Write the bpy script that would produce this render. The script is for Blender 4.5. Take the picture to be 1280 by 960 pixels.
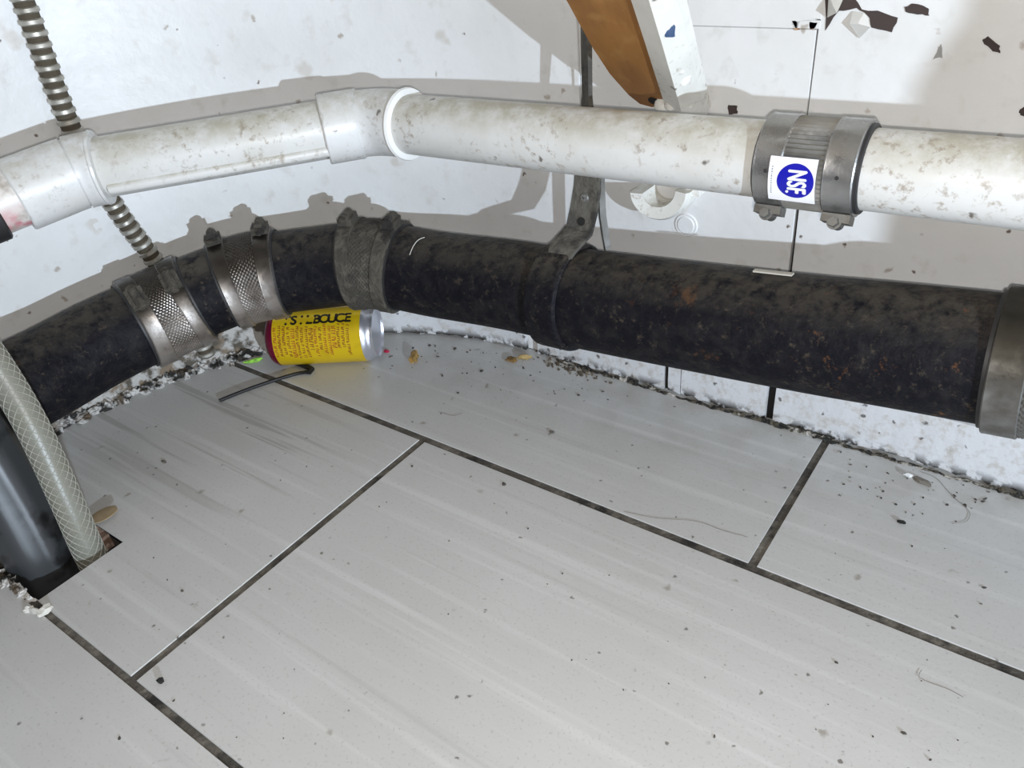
import bpy, bmesh, math, random
from mathutils import Vector, Matrix
random.seed(7)
PI = math.pi
C = bpy.context.scene.collection
S = bpy.context.scene
for o in list(bpy.data.objects): bpy.data.objects.remove(o)

# ------------------------------------------------------------------ camera, light, exposure
H = .443; F = 993.0
R = Matrix(((.81171429, -.26187257, .52205619), (.57787505, .48978033, -.6528213), (-.08473686, .83158763, .54889132)))
cam = bpy.data.objects.new('camera', bpy.data.cameras.new('camera')); C.objects.link(cam)
cam.matrix_world = Matrix.Translation((0, 0, H)) @ R.to_4x4()
cam.data.sensor_fit = 'HORIZONTAL'; cam.data.sensor_width = 36; cam.data.lens = F / 1280 * 36
cam.data.clip_start = .01
S.camera = cam
w = bpy.data.worlds.new('world'); S.world = w; w.use_nodes = True
w.node_tree.nodes['Background'].inputs[0].default_value = (1.0, .93, .90, 1)
w.node_tree.nodes['Background'].inputs[1].default_value = .12
ld = bpy.data.lights.new('work_light', 'POINT'); ld.energy = 126; ld.shadow_soft_size = .011; ld.color = (.76, .90, 1.06)
lo = bpy.data.objects.new('work_light', ld); C.objects.link(lo); lo.location = (1.3, -.46, .412)
fd = bpy.data.lights.new('phone_flash', 'POINT'); fd.energy = 6.6; fd.shadow_soft_size = .004; fd.color = (1.0, .955, .91)
fo = bpy.data.objects.new('phone_flash', fd); C.objects.link(fo); fo.location = Vector((0, 0, H)) + R @ Vector((.004, -.013, 0))
vs = S.view_settings
vs.view_transform = 'Standard'; vs.look = 'None'; vs.gamma = 1; vs.use_curve_mapping = False; vs.exposure = 0.0

# ------------------------------------------------------------------ helpers
def V(*a): return Vector(a)
def ray(u, v): return R @ Vector(((u - 640) / F, -(v - 480) / F, -1))
def on_y(u, v, y):
    d = ray(u, v); t = y / d.y; return Vector((0, 0, H)) + d * t
def on_floor(u, v, z=0.0):
    d = ray(u, v); t = (z - H) / d.z; return Vector((0, 0, H)) + d * t

def mesh_obj(name, bm, mat, parent=None, smooth=30):
    me = bpy.data.meshes.new(name)
    bmesh.ops.recalc_face_normals(bm, faces=bm.faces)
    bm.to_mesh(me); bm.free()
    if smooth:
        me.polygons.foreach_set('use_smooth', [True] * len(me.polygons))
        me.set_sharp_from_angle(angle=math.radians(smooth))
    mats = mat if isinstance(mat, (list, tuple)) else [mat]
    for m in mats: me.materials.append(m)
    o = bpy.data.objects.new(name, me); C.objects.link(o)
    if parent is not None:
        off = Vector((0, 0, 0)); p = parent
        while p is not None: off += p.location; p = p.parent
        me.transform(Matrix.Translation(-off)); o.parent = parent
    return o
def thing(name, label, cat, loc, group=None):
    o = bpy.data.objects.new(name, None); C.objects.link(o); o.location = loc; o.empty_display_size = .02
    return tag(o, label, cat, group)
def tag(o, label, cat, group=None, kind=None):
    o['label'] = label
    if cat: o['category'] = cat
    if group: o['group'] = group
    if kind: o['kind'] = kind
    return o
def struct(o, label=None, cat=None):
    o['kind'] = 'structure'
    if label: o['label'] = label
    if cat: o['category'] = cat
    return o

def box(bm, x0, x1, y0, y1, z0, z1):
    vs_ = [bm.verts.new((x, y, z)) for z in (z0, z1) for (x, y) in ((x0, y0), (x1, y0), (x1, y1), (x0, y1))]
    for f in ((3, 2, 1, 0), (4, 5, 6, 7), (0, 1, 5, 4), (1, 2, 6, 5), (2, 3, 7, 6), (3, 0, 4, 7)):
        bm.faces.new([vs_[i] for i in f])
def obox(bm, c, ax, ay, az, sx, sy, sz):
    """oriented box, half sizes"""
    c = Vector(c); vs_ = []
    for k in (-1, 1):
        for (i, j) in ((-1, -1), (1, -1), (1, 1), (-1, 1)):
            vs_.append(bm.verts.new(c + ax * (sx * i) + ay * (sy * j) + az * (sz * k)))
    for f in ((3, 2, 1, 0), (4, 5, 6, 7), (0, 1, 5, 4), (1, 2, 6, 5), (2, 3, 7, 6), (3, 0, 4, 7)):
        bm.faces.new([vs_[i] for i in f])
def prism(bm, poly, d, inset=0.0):
    """poly: list of 3d points (planar), d: extrusion vector; optional small chamfer on the far side"""
    n = len(poly); d = Vector(d)
    a = [bm.verts.new(p) for p in poly]
    if inset:
        nrm = d.normalized(); top = []
        for i in range(n):
            p0, p1, p2 = Vector(poly[i - 1]), Vector(poly[i]), Vector(poly[(i + 1) % n])
            e1 = (p1 - p0).normalized(); e2 = (p2 - p1).normalized()
            n1 = nrm.cross(e1); n2 = nrm.cross(e2); b = n1 + n2
            k = max(.35, b.length_squared / 2)
            top.append(p1 + b / (2 * k) * 2 * inset * .5 * 2 * .5 + d)
        mid = [bm.verts.new(Vector(p) + d - nrm * inset) for p in poly]
        b_ = [bm.verts.new(p) for p in top]
        for i in range(n):
            j = (i + 1) % n
            bm.faces.new((a[i], a[j], mid[j], mid[i])); bm.faces.new((mid[i], mid[j], b_[j], b_[i]))
    else:
        b_ = [bm.verts.new(Vector(p) + d) for p in poly]
        for i in range(n):
            j = (i + 1) % n; bm.faces.new((a[i], a[j], b_[j], b_[i]))
    bm.faces.new(a[::-1]); bm.faces.new(b_)
def clip(poly, planes):
    """2d polygon clipped by half planes (nx,ny,c): keep nx*x+ny*y<=c"""
    for nx, ny, c in planes:
        out = []
        for i in range(len(poly)):
            p, q = poly[i - 1], poly[i]
            dp = nx * p[0] + ny * p[1] - c; dq = nx * q[0] + ny * q[1] - c
            if (dp <= 0) != (dq <= 0):
                t = dp / (dp - dq); out.append((p[0] + t * (q[0] - p[0]), p[1] + t * (q[1] - p[1])))
            if dq <= 0: out.append(q)
        poly = out
        if not poly: return []
    return poly

class Curve:
    """smooth path through points (catmull-rom) or straight polyline, with arc length and z-up frames"""
    def __init__(s, pts, smooth=True, n=24, ref=None):
        s.ref = ref
        pts = [Vector(p) for p in pts]; d = []
        if smooth and len(pts) > 2:
            P = [pts[0] * 2 - pts[1]] + pts + [pts[-1] * 2 - pts[-2]]
            for i in range(1, len(P) - 2):
                p0, p1, p2, p3 = P[i - 1:i + 3]
                for k in range(n):
                    t = k / n
                    d.append(.5 * ((2 * p1) + (p2 - p0) * t + (2 * p0 - 5 * p1 + 4 * p2 - p3) * t * t + (3 * p1 - p0 - 3 * p2 + p3) * t ** 3))
            d.append(pts[-1])
        else: d = pts
        s.d = d; s.L = [0]
        for i in range(1, len(d)): s.L.append(s.L[-1] + (d[i] - d[i - 1]).length)
        s.len = s.L[-1]
    def at(s, q):
        L = s.L
        if q <= 0: return s.d[0] + (s.d[0] - s.d[1]).normalized() * (-q)
        if q >= s.len: return s.d[-1] + (s.d[-1] - s.d[-2]).normalized() * (q - s.len)
        lo_, hi = 0, len(L) - 1
        while hi - lo_ > 1:
            m = (lo_ + hi) // 2
            if L[m] <= q: lo_ = m
            else: hi = m
        return s.d[lo_].lerp(s.d[hi], (q - L[lo_]) / max(1e-9, L[hi] - L[lo_]))
    def frame(s, q, e=.0015):
        t = (s.at(q + e) - s.at(q - e)).normalized()
        ref = s.ref or (V(0, 0, 1) if abs(t.z) < .95 else V(0, -1, 0))
        side = t.cross(ref).normalized(); up = side.cross(t).normalized()
        return s.at(q), t, side, up
    def surf(s, q, r, th):
        p, t, side, up = s.frame(q)
        return p + (up * math.cos(th) + side * math.sin(th)) * r
    def find_u(s, u, n=900):
        """arc length where the path passes image column u (to lay fittings out along a run)"""
        best = None
        for i in range(n + 1):
            q = s.len * i / n; c = R.transposed() @ (s.at(q) - Vector((0, 0, H)))
            if c.z > -.05: continue
            e = abs(640 + F * c.x / -c.z - u)
            if best is None or e < best[0]: best = (e, q)
        return best[1]
def sweep(bm, cv, prof, seg=40, cap=True, rfun=None, th0=None, th1=None, mi=0):
    """prof: list of (s, r) along the curve"""
    rings = []
    closed = th0 is None
    for k, (q, r) in enumerate(prof):
        p, t, side, up = cv.frame(q); ring = []
        nn = seg if closed else seg + 1
        for i in range(nn):
            th = 2 * PI * i / seg if closed else th0 + (th1 - th0) * i / seg
            rr = rfun(k, q, r, th) if rfun else r
            ring.append(bm.verts.new(p + (up * math.cos(th) + side * math.sin(th)) * rr))
        rings.append(ring)
    for a, b in zip(rings, rings[1:]):
        m = len(a)
        for i in range(m if closed else m - 1):
            j = (i + 1) % m
            f = bm.faces.new((a[i], a[j], b[j], b[i])); f.material_index = mi
    if cap and closed:
        bm.faces.new(rings[0][::-1]).material_index = mi; bm.faces.new(rings[-1]).material_index = mi
    return rings
def lin(a, b, step):
    n = max(1, int(abs(b - a) / step)); return [a + (b - a) * i / n for i in range(n + 1)]
def tube(bm, cv, s0, s1, r, step=.01, **k): return sweep(bm, cv, [(q, r) for q in lin(s0, s1, step)], **k)
def ribbon(bm, pts, wdirs, widths, thick):
    """flat strap through points; wdirs across, thickness along normal"""
    pts = [Vector(p) for p in pts]; rows = []
    for i, p in enumerate(pts):
        t = (pts[min(i + 1, len(pts) - 1)] - pts[max(i - 1, 0)]).normalized()
        wv = Vector(wdirs[i]); wv = (wv - t * wv.dot(t)).normalized(); n = t.cross(wv)
        h = widths[i] / 2
        rows.append([bm.verts.new(p + wv * a * h + n * b * thick / 2) for a, b in ((-1, -1), (1, -1), (1, 1), (-1, 1))])
    for a, b in zip(rows, rows[1:]):
        for i in range(4): bm.faces.new((a[i], a[(i + 1) % 4], b[(i + 1) % 4], b[i]))
    bm.faces.new(rows[0][::-1]); bm.faces.new(rows[-1])
def rock(bm, c, rx, ry, rz, seed=0, sub=1, rot=0, jit=.35):
    rnd = random.Random(seed)
    g = bmesh.ops.create_icosphere(bm, subdivisions=sub, radius=1)
    cs, sn = math.cos(rot), math.sin(rot)
    for v in g['verts']:
        k = 1 + (rnd.random() - .5) * jit * 2
        x, y, z = v.co.x * rx * k, v.co.y * ry * k, max(v.co.z * rz * k, -rz * .5)
        v.co = Vector((c[0] + x * cs - y * sn, c[1] + x * sn + y * cs, c[2] + z + rz * .5))
def disc(bm, c, n, r, h, seg=16, r2=None):
    n = Vector(n).normalized(); a = n.orthogonal().normalized(); b = n.cross(a); c = Vector(c); r2 = r if r2 is None else r2
    lo_ = [bm.verts.new(c + (a * math.cos(2 * PI * i / seg) + b * math.sin(2 * PI * i / seg)) * r) for i in range(seg)]
    hi = [bm.verts.new(c + n * h + (a * math.cos(2 * PI * i / seg) + b * math.sin(2 * PI * i / seg)) * r2) for i in range(seg)]
    for i in range(seg): bm.faces.new((lo_[i], lo_[(i + 1) % seg], hi[(i + 1) % seg], hi[i]))
    bm.faces.new(lo_[::-1]); bm.faces.new(hi)

# ------------------------------------------------------------------ materials
class Mat:
    def __init__(s, name, col, rough=.5, metal=0.0, spec=.5, coord='Object'):
        s.m = bpy.data.materials.new(name); s.m.use_nodes = True
        s.nt = s.m.node_tree; s.b = s.nt.nodes['Principled BSDF']
        s.b.inputs['Roughness'].default_value = rough; s.b.inputs['Metallic'].default_value = metal
        s.b.inputs['Specular IOR Level'].default_value = spec
        s.b.inputs['Base Color'].default_value = (*col, 1)
        tc = s.nt.nodes.new('ShaderNodeTexCoord'); g = s.nt.nodes.new('ShaderNodeNewGeometry')
        s.pos = g.outputs['Position']; s.nrm = g.outputs['Normal']; s.obj = tc.outputs['Object']
        s.col = None; s.base = col; s.h = None
    def node(s, t): return s.nt.nodes.new(t)
    def link(s, a, b): s.nt.links.new(a, b)
    def mapped(s, sc=(1, 1, 1), rot=(0, 0, 0), loc=(0, 0, 0)):
        m = s.node('ShaderNodeMapping'); m.inputs['Scale'].default_value = sc; m.inputs['Rotation'].default_value = rot
        m.inputs['Location'].default_value = loc; s.link(s.pos, m.inputs[0]); return m.outputs[0]
    def ramp(s, sock, lo_, hi, a=0.0, b=1.0):
        r = s.node('ShaderNodeMapRange'); r.inputs[1].default_value = lo_; r.inputs[2].default_value = hi
        r.inputs[3].default_value = a; r.inputs[4].default_value = b; r.clamp = True
        s.link(sock, r.inputs[0]); return r.outputs[0]
    def noise(s, scale, lo_, hi, detail=4, sc=(1, 1, 1), loc=(0, 0, 0), a=0.0, b=1.0, rough=.55):
        n = s.node('ShaderNodeTexNoise'); n.inputs['Scale'].default_value = scale; n.inputs['Detail'].default_value = detail
        n.inputs['Roughness'].default_value = rough
        s.link(s.mapped(sc, loc=loc), n.inputs['Vector']); return s.ramp(n.outputs['Fac'], lo_, hi, a, b)
    def specks(s, scale, size, keep, soft=.05, loc=(0, 0, 0), sc=(1, 1, 1)):
        v = s.node('ShaderNodeTexVoronoi'); v.inputs['Scale'].default_value = scale
        wv = s.node('ShaderNodeTexNoise'); wv.inputs['Scale'].default_value = scale * 2.2
        mp = s.mapped(sc, loc=loc); s.link(mp, wv.inputs['Vector'])
        ad = s.node('ShaderNodeVectorMath'); ad.operation = 'MULTIPLY_ADD'
        s.link(wv.outputs['Color'], ad.inputs[0]); ad.inputs[1].default_value = (.6 / scale,) * 3; s.link(mp, ad.inputs[2])
        s.link(ad.outputs[0], v.inputs['Vector'])
        d = s.ramp(v.outputs['Distance'], size, size + soft, 1, 0)
        sp = s.node('ShaderNodeSeparateColor'); s.link(v.outputs['Color'], sp.inputs[0])
        k = s.ramp(sp.outputs[0], keep, keep + .01, 1, 0)
        return s.mul(d, k)
    def mul(s, a, b):
        m = s.node('ShaderNodeMath'); m.operation = 'MULTIPLY'
        for i, x in enumerate((a, b)):
            if isinstance(x, (int, float)): m.inputs[i].default_value = x
            else: s.link(x, m.inputs[i])
        return m.outputs[0]
    def top(s, lo_=.2, hi=.9):
        sp = s.node('ShaderNodeSeparateXYZ'); s.link(s.nrm, sp.inputs[0]); return s.ramp(sp.outputs[2], lo_, hi)
    def axis(s, k, lo_, hi, a=0.0, b=1.0):
        sp = s.node('ShaderNodeSeparateXYZ'); s.link(s.pos, sp.inputs[0]); return s.ramp(sp.outputs[k], lo_, hi, a, b)
    def layer(s, col, fac):
        m = s.node('ShaderNodeMix'); m.data_type = 'RGBA'
        if s.col is None: m.inputs[6].default_value = (*s.base, 1)
        else: s.link(s.col, m.inputs[6])
        m.inputs[7].default_value = (*col, 1)
        if isinstance(fac, (int, float)): m.inputs[0].default_value = fac
        else: s.link(fac, m.inputs[0])
        s.col = m.outputs[2]; s.link(s.col, s.b.inputs['Base Color']); return s
    def bump(s, sock, strength=.3, dist=.001):
        b = s.node('ShaderNodeBump'); b.inputs['Strength'].default_value = strength; b.inputs['Distance'].default_value = dist
        s.link(sock, b.inputs['Height'])
        if s.h is not None: s.link(s.h, b.inputs['Normal'])
        s.h = b.outputs[0]; s.link(s.h, s.b.inputs['Normal']); return s
    def set(s, name, sock): s.link(sock, s.b.inputs[name]); return s
def plain(name, col, rough=.5, metal=0.0): return Mat(name, col, rough, metal).m

def wall_mat():
    m = Mat('wall_paint', (.76, .76, .755), .42)
    m.layer((.70, .695, .675), m.noise(9, .45, .75))
    m.layer((.58, .555, .51), m.mul(m.noise(60, .58, .74, 6), .5))
    m.layer((.36, .30, .24), m.mul(m.specks(60, .10, .15, .10), .75))
    m.layer((.16, .125, .10), m.specks(95, .09, .05, .10, loc=(3, 1, 2)))
    m.layer((.55, .50, .44), m.mul(m.specks(30, .12, .10, .14, loc=(7, 1, 2)), .6))
    m.bump(m.noise(120, .3, .7, 3), .25, .0006); m.bump(m.noise(18, .3, .7, 2), .3, .002)
    return m.m
def tile_mat():
    m = Mat('floor_tile_glaze', (.53, .527, .515), .36, spec=.45)
    m.layer((.49, .485, .47), m.noise(7, .35, .7))
    m.layer((.60, .597, .585), m.mul(m.noise(30, .54, .68, 4, sc=(.07, 3.0, 1)), .7))
    m.layer((.37, .36, .345), m.mul(m.noise(40, .60, .72, 4, sc=(.06, 2.6, 1), loc=(3, 5, 0)), .32))
    m.layer((.33, .32, .305), m.mul(m.noise(420, .60, .72, 2), .5))
    # scuffed drag marks on the tile under the pipe bend
    reg = m.mul(m.mul(m.axis(0, -.47, -.55), m.axis(1, .20, .28)), m.axis(1, .41, .36))
    m.layer((.20, .185, .165), m.mul(m.mul(m.noise(30, .57, .62, 3, sc=(.08, 2.6, 1), loc=(1, 9, 0)), reg), .42))
    # grimy film next to the wall
    m.layer((.31, .285, .24), m.mul(m.mul(m.noise(22, .45, .72, 5), m.axis(1, .45, .58)), .55))
    m.layer((.10, .085, .07), m.mul(m.specks(150, .12, .05, .12), .8))
    m.layer((.25, .22, .18), m.mul(m.specks(55, .08, .08, .12, loc=(2, 2, 2)), .7))
    m.bump(m.noise(300, .3, .7, 2), .12, .0004)
    return m.m
def grout_mat():
    m = Mat('dirty_grout', (.075, .066, .055), .9)
    m.layer((.20, .18, .15), m.noise(60, .45, .75)); m.layer((.02, .018, .016), m.noise(45, .52, .66, loc=(4, 4, 4)))
    m.bump(m.noise(300, .3, .7), .6, .001); return m.m
def pvc_mat(name='white_pvc', base=(.63, .625, .605), grime=1.0):
    m = Mat(name, base, .36)
    m.layer((.50, .48, .42), m.mul(m.noise(26, .44, .70, 5), .45 * grime))
    m.layer((.40, .375, .29), m.mul(m.mul(m.noise(70, .34, .60, 6, loc=(1, 2, 3), rough=.68), m.top(.20, .9)), .9 * grime))
    m.layer((.27, .215, .16), m.mul(m.noise(150, .54, .66, 5, rough=.7), m.mul(m.noise(17, .40, .58, loc=(5, 5, 5)), .75 * grime)))
    m.layer((.09, .07, .055), m.mul(m.specks(70, .11, .09, .1), .85))
    m.bump(m.noise(70, .3, .7, 3), .12, .0006); return m.m
def iron_mat(name='black_cast_iron', dust=1.0, rust=1.0):
    m = Mat(name, (.0045, .0045, .0075), .6, spec=.15)
    m.layer((.016, .015, .016), m.mul(m.noise(70, .45, .66, 6, rough=.7), .9))
    m.layer((.085, .066, .046), m.mul(m.noise(150, .56, .68, 6, rough=.8), .6 * dust))
    m.layer((.062, .054, .043), m.mul(m.mul(m.top(.55, 1.0), m.noise(85, .36, .56, 6, loc=(3, 3, 3), rough=.7)), .9 * dust))
    m.layer((.16, .070, .026), m.mul(m.mul(m.noise(44, .60, .70, 6, loc=(8, 2, 1), rough=.75), m.axis(0, -.30, -.12)), .8 * rust))
    m.bump(m.noise(110, .3, .7, 6), .5, .0016); return m.m
def steel_mat(name='stainless_band', col=(.40, .40, .39), rough=.33, grime=.5, dirt=(.17, .15, .115), dust=(.25, .235, .18)):
    m = Mat(name, col, rough, .85)
    m.layer(dirt, m.mul(m.noise(48, .40, .66, 6), grime)); m.layer(dust, m.mul(m.top(.0, .55) if dust[0] < .1 else m.top(.3, .9), grime * (1.3 if dust[0] < .1 else .8)))
    m.set('Roughness', m.noise(60, .3, .7, a=rough * .8, b=rough * 1.7)); m.bump(m.noise(160, .3, .7), .2, .0005); return m.m
def crusty_mat(name, a, b_, c, sc=120):
    m = Mat(name, a, .85); m.layer(b_, m.noise(sc, .47, .56, 5)); m.layer(c, m.noise(sc * .6, .55, .62, 5, loc=(5, 6, 7)))
    m.bump(m.noise(sc * 2, .3, .7), .8, .002); return m.m

WALL = wall_mat(); TILE = tile_mat(); GROUT = grout_mat(); PVC = pvc_mat(); PVC2 = pvc_mat('white_pvc_fitting', (.66, .66, .655), .7)
IRON = iron_mat(); IRON2 = iron_mat('rusty_dusty_iron', 1.6, 0); STEEL = steel_mat()
BRASS = steel_mat('dirty_shield_metal', (.44, .40, .37), .34, .7, (.10, .080, .060), (.045, .038, .030))
DUSTY = crusty_mat('dust_caked_metal', (.050, .044, .035), (.080, .070, .054), (.024, .021, .018), 70)
RUBBER = Mat('black_rubber', (.012, .012, .014), .5).layer((.05, .048, .045), .2).m
DARK = plain('dark_void', (.012, .011, .010), .95)
CHIP = Mat('exposed_backing', (.055, .040, .036), .9).m
MOLD = crusty_mat('black_mold_crust', (.02, .018, .015), (.10, .085, .06), (.45, .42, .37), 130)
BASEL = crusty_mat('mouldy_shaded_base_paint', (.50, .48, .45), (.10, .085, .065), (.22, .17, .12), 55)  # mould plus the shadow at the left foot, both put in the colour
CRUD = crusty_mat('crumbled_caulk', (.58, .56, .53), (.022, .02, .017), (.10, .075, .05), 70)
BASE = Mat('painted_base', (.60, .60, .61), .55)
BASE.layer((.40, .36, .30), BASE.mul(BASE.noise(80, .50, .66, 6, rough=.7), .7)); BASE.layer((.03, .027, .022), BASE.mul(BASE.noise(80, .46, .54, 6, loc=(2, 2, 2)), BASE.axis(2, .012, .003)))
BASE.layer((.07, .06, .05), BASE.mul(BASE.specks(130, .18, .22, .12), .85)); BASE.bump(BASE.noise(140, .3, .7, 5), .25, .0012); BASE = BASE.m

# ------------------------------------------------------------------ the setting
CX, CY, RW = -.44, .241, .353          # centre and radius of the rounded wall
WY = .595                              # face of the straight wall
def arc(r, a0, a1, n):
    return [(CX + r * math.cos(math.radians(a0 + (a1 - a0) * i / n)), CY + r * math.sin(math.radians(a0 + (a1 - a0) * i / n))) for i in range(n + 1)]
# wall backing + panels
bm = bmesh.new(); box(bm, -.372, .75, WY + .006, WY + .03, 0, .60)
wall = struct(mesh_obj('wall_back', bm, DARK, None, 0), 'straight white painted wall of panels behind the pipes', 'wall')
def panel(x0, x1, z0, z1, y=WY):
    bm = bmesh.new(); prism(bm, [(x0, y + .0058, z0), (x0, y + .0058, z1), (x1, y + .0058, z1), (x1, y + .0058, z0)][::-1], (0, -.0058, 0), .0008)
    return mesh_obj('panel', bm, WALL, wall, 20)
panel(-.3695, -.1785, 0, .3285); panel(-.3695, -.1760, .3287, .60, WY - .0004)
bm = bmesh.new(); prism(bm, [(-.1755, WY + .0058, 0), (-.1762, WY + .0058, .24), (-.1779, WY + .0058, .262), (-.1752, WY + .0058, .60), (.75, WY + .0058, .60), (.75, WY + .0058, 0)][::-1], (0, -.0058, 0), .0008); mesh_obj('panel', bm, WALL, wall, 20)
# rounded wall
bm = bmesh.new()
inner = [(-.3712, WY)] + arc(RW, 90, 180, 40) + [(CX - RW, -.45)]
outer = [(-.3712, WY + .03)] + arc(RW + .03, 90, 180, 40) + [(CX - RW - .03, -.45)]
vi = [[bm.verts.new((x, y, z)) for (x, y) in pl] for pl in (inner, outer) for z in (0, .12, .24, .36, .48, .60)]
vI, vO = vi[:6], vi[6:]
n = len(inner)
for k in range(5):
    for i in range(n - 1):
        bm.faces.new((vI[k][i], vI[k][i + 1], vI[k + 1][i + 1], vI[k + 1][i])); bm.faces.new((vO[k][i + 1], vO[k][i], vO[k + 1][i], vO[k + 1][i + 1]))
    for i in (0, n - 1): bm.faces.new((vI[k][i], vO[k][i], vO[k + 1][i], vI[k + 1][i]))
for i in range(n - 1):
    bm.faces.new((vI[5][i], vI[5][i + 1], vO[5][i + 1], vO[5][i])); bm.faces.new((vI[0][i + 1], vI[0][i], vO[0][i], vO[0][i + 1]))
wl = struct(mesh_obj('wall_left', bm, WALL, None, 30), 'rounded white painted wall at the bend of the pipes', 'wall')

# floor: grout bed with a square hole, then each tile
HX0, HX1, HY0, HY1 = -.705, -.5715, .1065, .1795
bm = bmesh.new()
for (x0, x1, y0, y1) in ((-1.0, HX0, -.5, .62), (HX1, .75, -.5, .62), (HX0, HX1, -.5, HY0), (HX0, HX1, HY1, .62)):
    box(bm, x0, x1, y0, y1, -.014, -.0010)
for (x0, x1, y0, y1) in ((HX0 - .01, HX0, HY0, HY1), (HX1, HX1 + .01, HY0, HY1), (HX0 - .01, HX1 + .01, HY0 - .01, HY0), (HX0 - .01, HX1 + .01, HY1, HY1 + .01)):
    box(bm, x0, x1, y0, y1, -.16, -.0141)
box(bm, HX0, HX1, HY0, HY1, -.17, -.16)
fl = struct(mesh_obj('floor', bm, GROUT, None, 0), 'grey tiled floor with dark dirty grout joints', 'floor')
planes = [(0, 1, WY - .001)] + [(math.cos(math.radians(a)), math.sin(math.radians(a)), CX * math.cos(math.radians(a)) + CY * math.sin(math.radians(a)) + RW - .001) for a in range(90, 181, 3)]
G = .0032
def tile(x0, x1, y0, y1, notch=False, dz=0.0):
    poly = [(x0, y0), (x1, y0), (x1, y1), (x0, y1)]
    if notch: poly = [(HX1, y0), (x1, y0), (x1, y1), (x0, y1), (x0, HY1), (HX1, HY1)]
    poly = clip(poly, planes)
    if len(poly) < 3: return
    q = []
    for p in poly:
        if not q or (abs(p[0] - q[-1][0]) + abs(p[1] - q[-1][1])) > 1e-4: q.append(p)
    if abs(q[0][0] - q[-1][0]) + abs(q[0][1] - q[-1][1]) < 1e-4: q.pop()
    bm = bmesh.new(); prism(bm, [(a, b, -.0045 + dz) for a, b in q], (0, 0, .0045), .0005)
    mesh_obj('tile', bm, TILE, fl, 20)
rows = [(.4125 + .0, .72, -.126), (.1045, .4125, -.4405), (-.2035, .1045, -.126), (-.5, -.2035, -.4405)]
for ri, (y0, y1, j) in enumerate(rows):
    for k in range(-2, 3):
        x0 = j + k * .6275; x1 = x0 + .6275
        x1 = min(x1, .75)
        if x0 > .7 or x1 < -.85: continue
        if ri == 1 and k == -1:
            tile(max(x0, -1) + G, x1 - G * 1.1, y0 + G * .6, y1 - G * 1.2, True)
            tile(max(x0, -1) + G, HX0, y0 + G, HY1)
        else: tile(x0 + G * 1.1, x1 - G, y0 + G * (.6 if ri == 1 else 1.1), y1 - G * (1.0 if ri == 2 else 1.2))

# baseboard pieces along the straight wall and round the bend
bm = bmesh.new(); box(bm, -.43, .75, WY - .0016, WY - .0004, 0.0002, .05)
bb = struct(mesh_obj('baseboard_back', bm, DARK, None, 0), 'thin white base strip with black mould along its foot', 'baseboard')
def base_piece(x0, x1, h=.05):
    bm = bmesh.new(); N = 26; t = []; b = []
    n_ = max(2, int((x1 - x0) / .006)); rows_ = []
    rnd = random.Random(int(x0 * 1000))
    for i in range(n_ + 1):
        x = x0 + (x1 - x0) * i / n_
        rows_.append([bm.verts.new((x, WY - .0016, .0003)), bm.verts.new((x, WY - .0075 + rnd.uniform(-.0007, .0009), .0003 + rnd.uniform(0, .004))),
                      bm.verts.new((x, WY - .0070 + rnd.uniform(-.0004, .0004), .014)), bm.verts.new((x, WY - .006, h)), bm.verts.new((x, WY - .0016, h))])
    for a, c in zip(rows_, rows_[1:]):
        for i in range(5): bm.faces.new((a[i], a[(i + 1) % 5], c[(i + 1) % 5], c[i]))
    bm.faces.new(rows_[0][::-1]); bm.faces.new(rows_[-1]); mesh_obj('board', bm, BASE, bb, 40)
gapx = [on_y(u, 500, WY - .006).x for u in (829, 835, 851, 958, 969)]
base_piece(-.43, gapx[0]); base_piece(gapx[1], gapx[2] - .001); base_piece(gapx[2], gapx[3]); base_piece(gapx[4], .745)
bm = bmesh.new(); A_ = arc(RW - .0065, 91, 178, 60); B_ = arc(RW - .001, 91, 178, 60); rnd = random.Random(3); rr = []
for i, ((x, y), (x2, y2)) in enumerate(zip(A_, B_)):
    rr.append([bm.verts.new((x2, y2, .0003)), bm.verts.new((x, y, .0003 + rnd.uniform(0, .003))), bm.verts.new((x, y, .045)), bm.verts.new((x2, y2, .045))])
for k, (a, c) in enumerate(zip(rr, rr[1:])):
    for i in range(4): bm.faces.new((a[i], a[(i + 1) % 4], c[(i + 1) % 4], c[i])).material_index = 0 if k < 23 else 1
bm.faces.new(rr[0][::-1]); bm.faces.new(rr[-1])
struct(mesh_obj('baseboard_left', bm, [BASE, BASEL], None, 40), 'white base strip curving round the foot of the rounded wall', 'baseboard')

# chips, holes and marks in the wall paint (children of the wall)
def chip(poly_px, mat=CHIP, t=.0005, y=WY, name='paint_chip'):
    bm = bmesh.new(); pts = []
    rnd = random.Random(int(poly_px[0][0]))
    for i in range(len(poly_px)):
        a, b = poly_px[i - 1], poly_px[i]
        for k in range(3):
            f = k / 3; pts.append(on_y(a[0] + (b[0] - a[0]) * f + rnd.uniform(-1.2, 1.2), a[1] + (b[1] - a[1]) * f + rnd.uniform(-1.2, 1.2), y))
    prism(bm, pts[::-1], (0, -t, 0)); return mesh_obj(name, bm, mat, wall, 0)
chip([(1032, -10), (1060, -12), (1078, 12), (1098, 14), (1122, 22), (1116, 40), (1090, 34), (1085, 18), (1070, 10), (1048, 14), (1032, 38)])
chip([(1130, 8), (1142, 4), (1160, 10), (1162, 20), (1148, 18), (1132, 14)])
chip([(1227, 50), (1234, 46), (1250, 58), (1250, 66), (1238, 62)])
chip([(1274, 138), (1284, 128), (1290, 146), (1276, 144)])
chip([(910, 132), (921, 133), (922, 142), (911, 143)], t=.0006)
chip([(1172, 60), (1177, 56), (1178, 72), (1166, 74)], plain('grey_scuff', (.28, .27, .25), .8), .0003)
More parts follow.
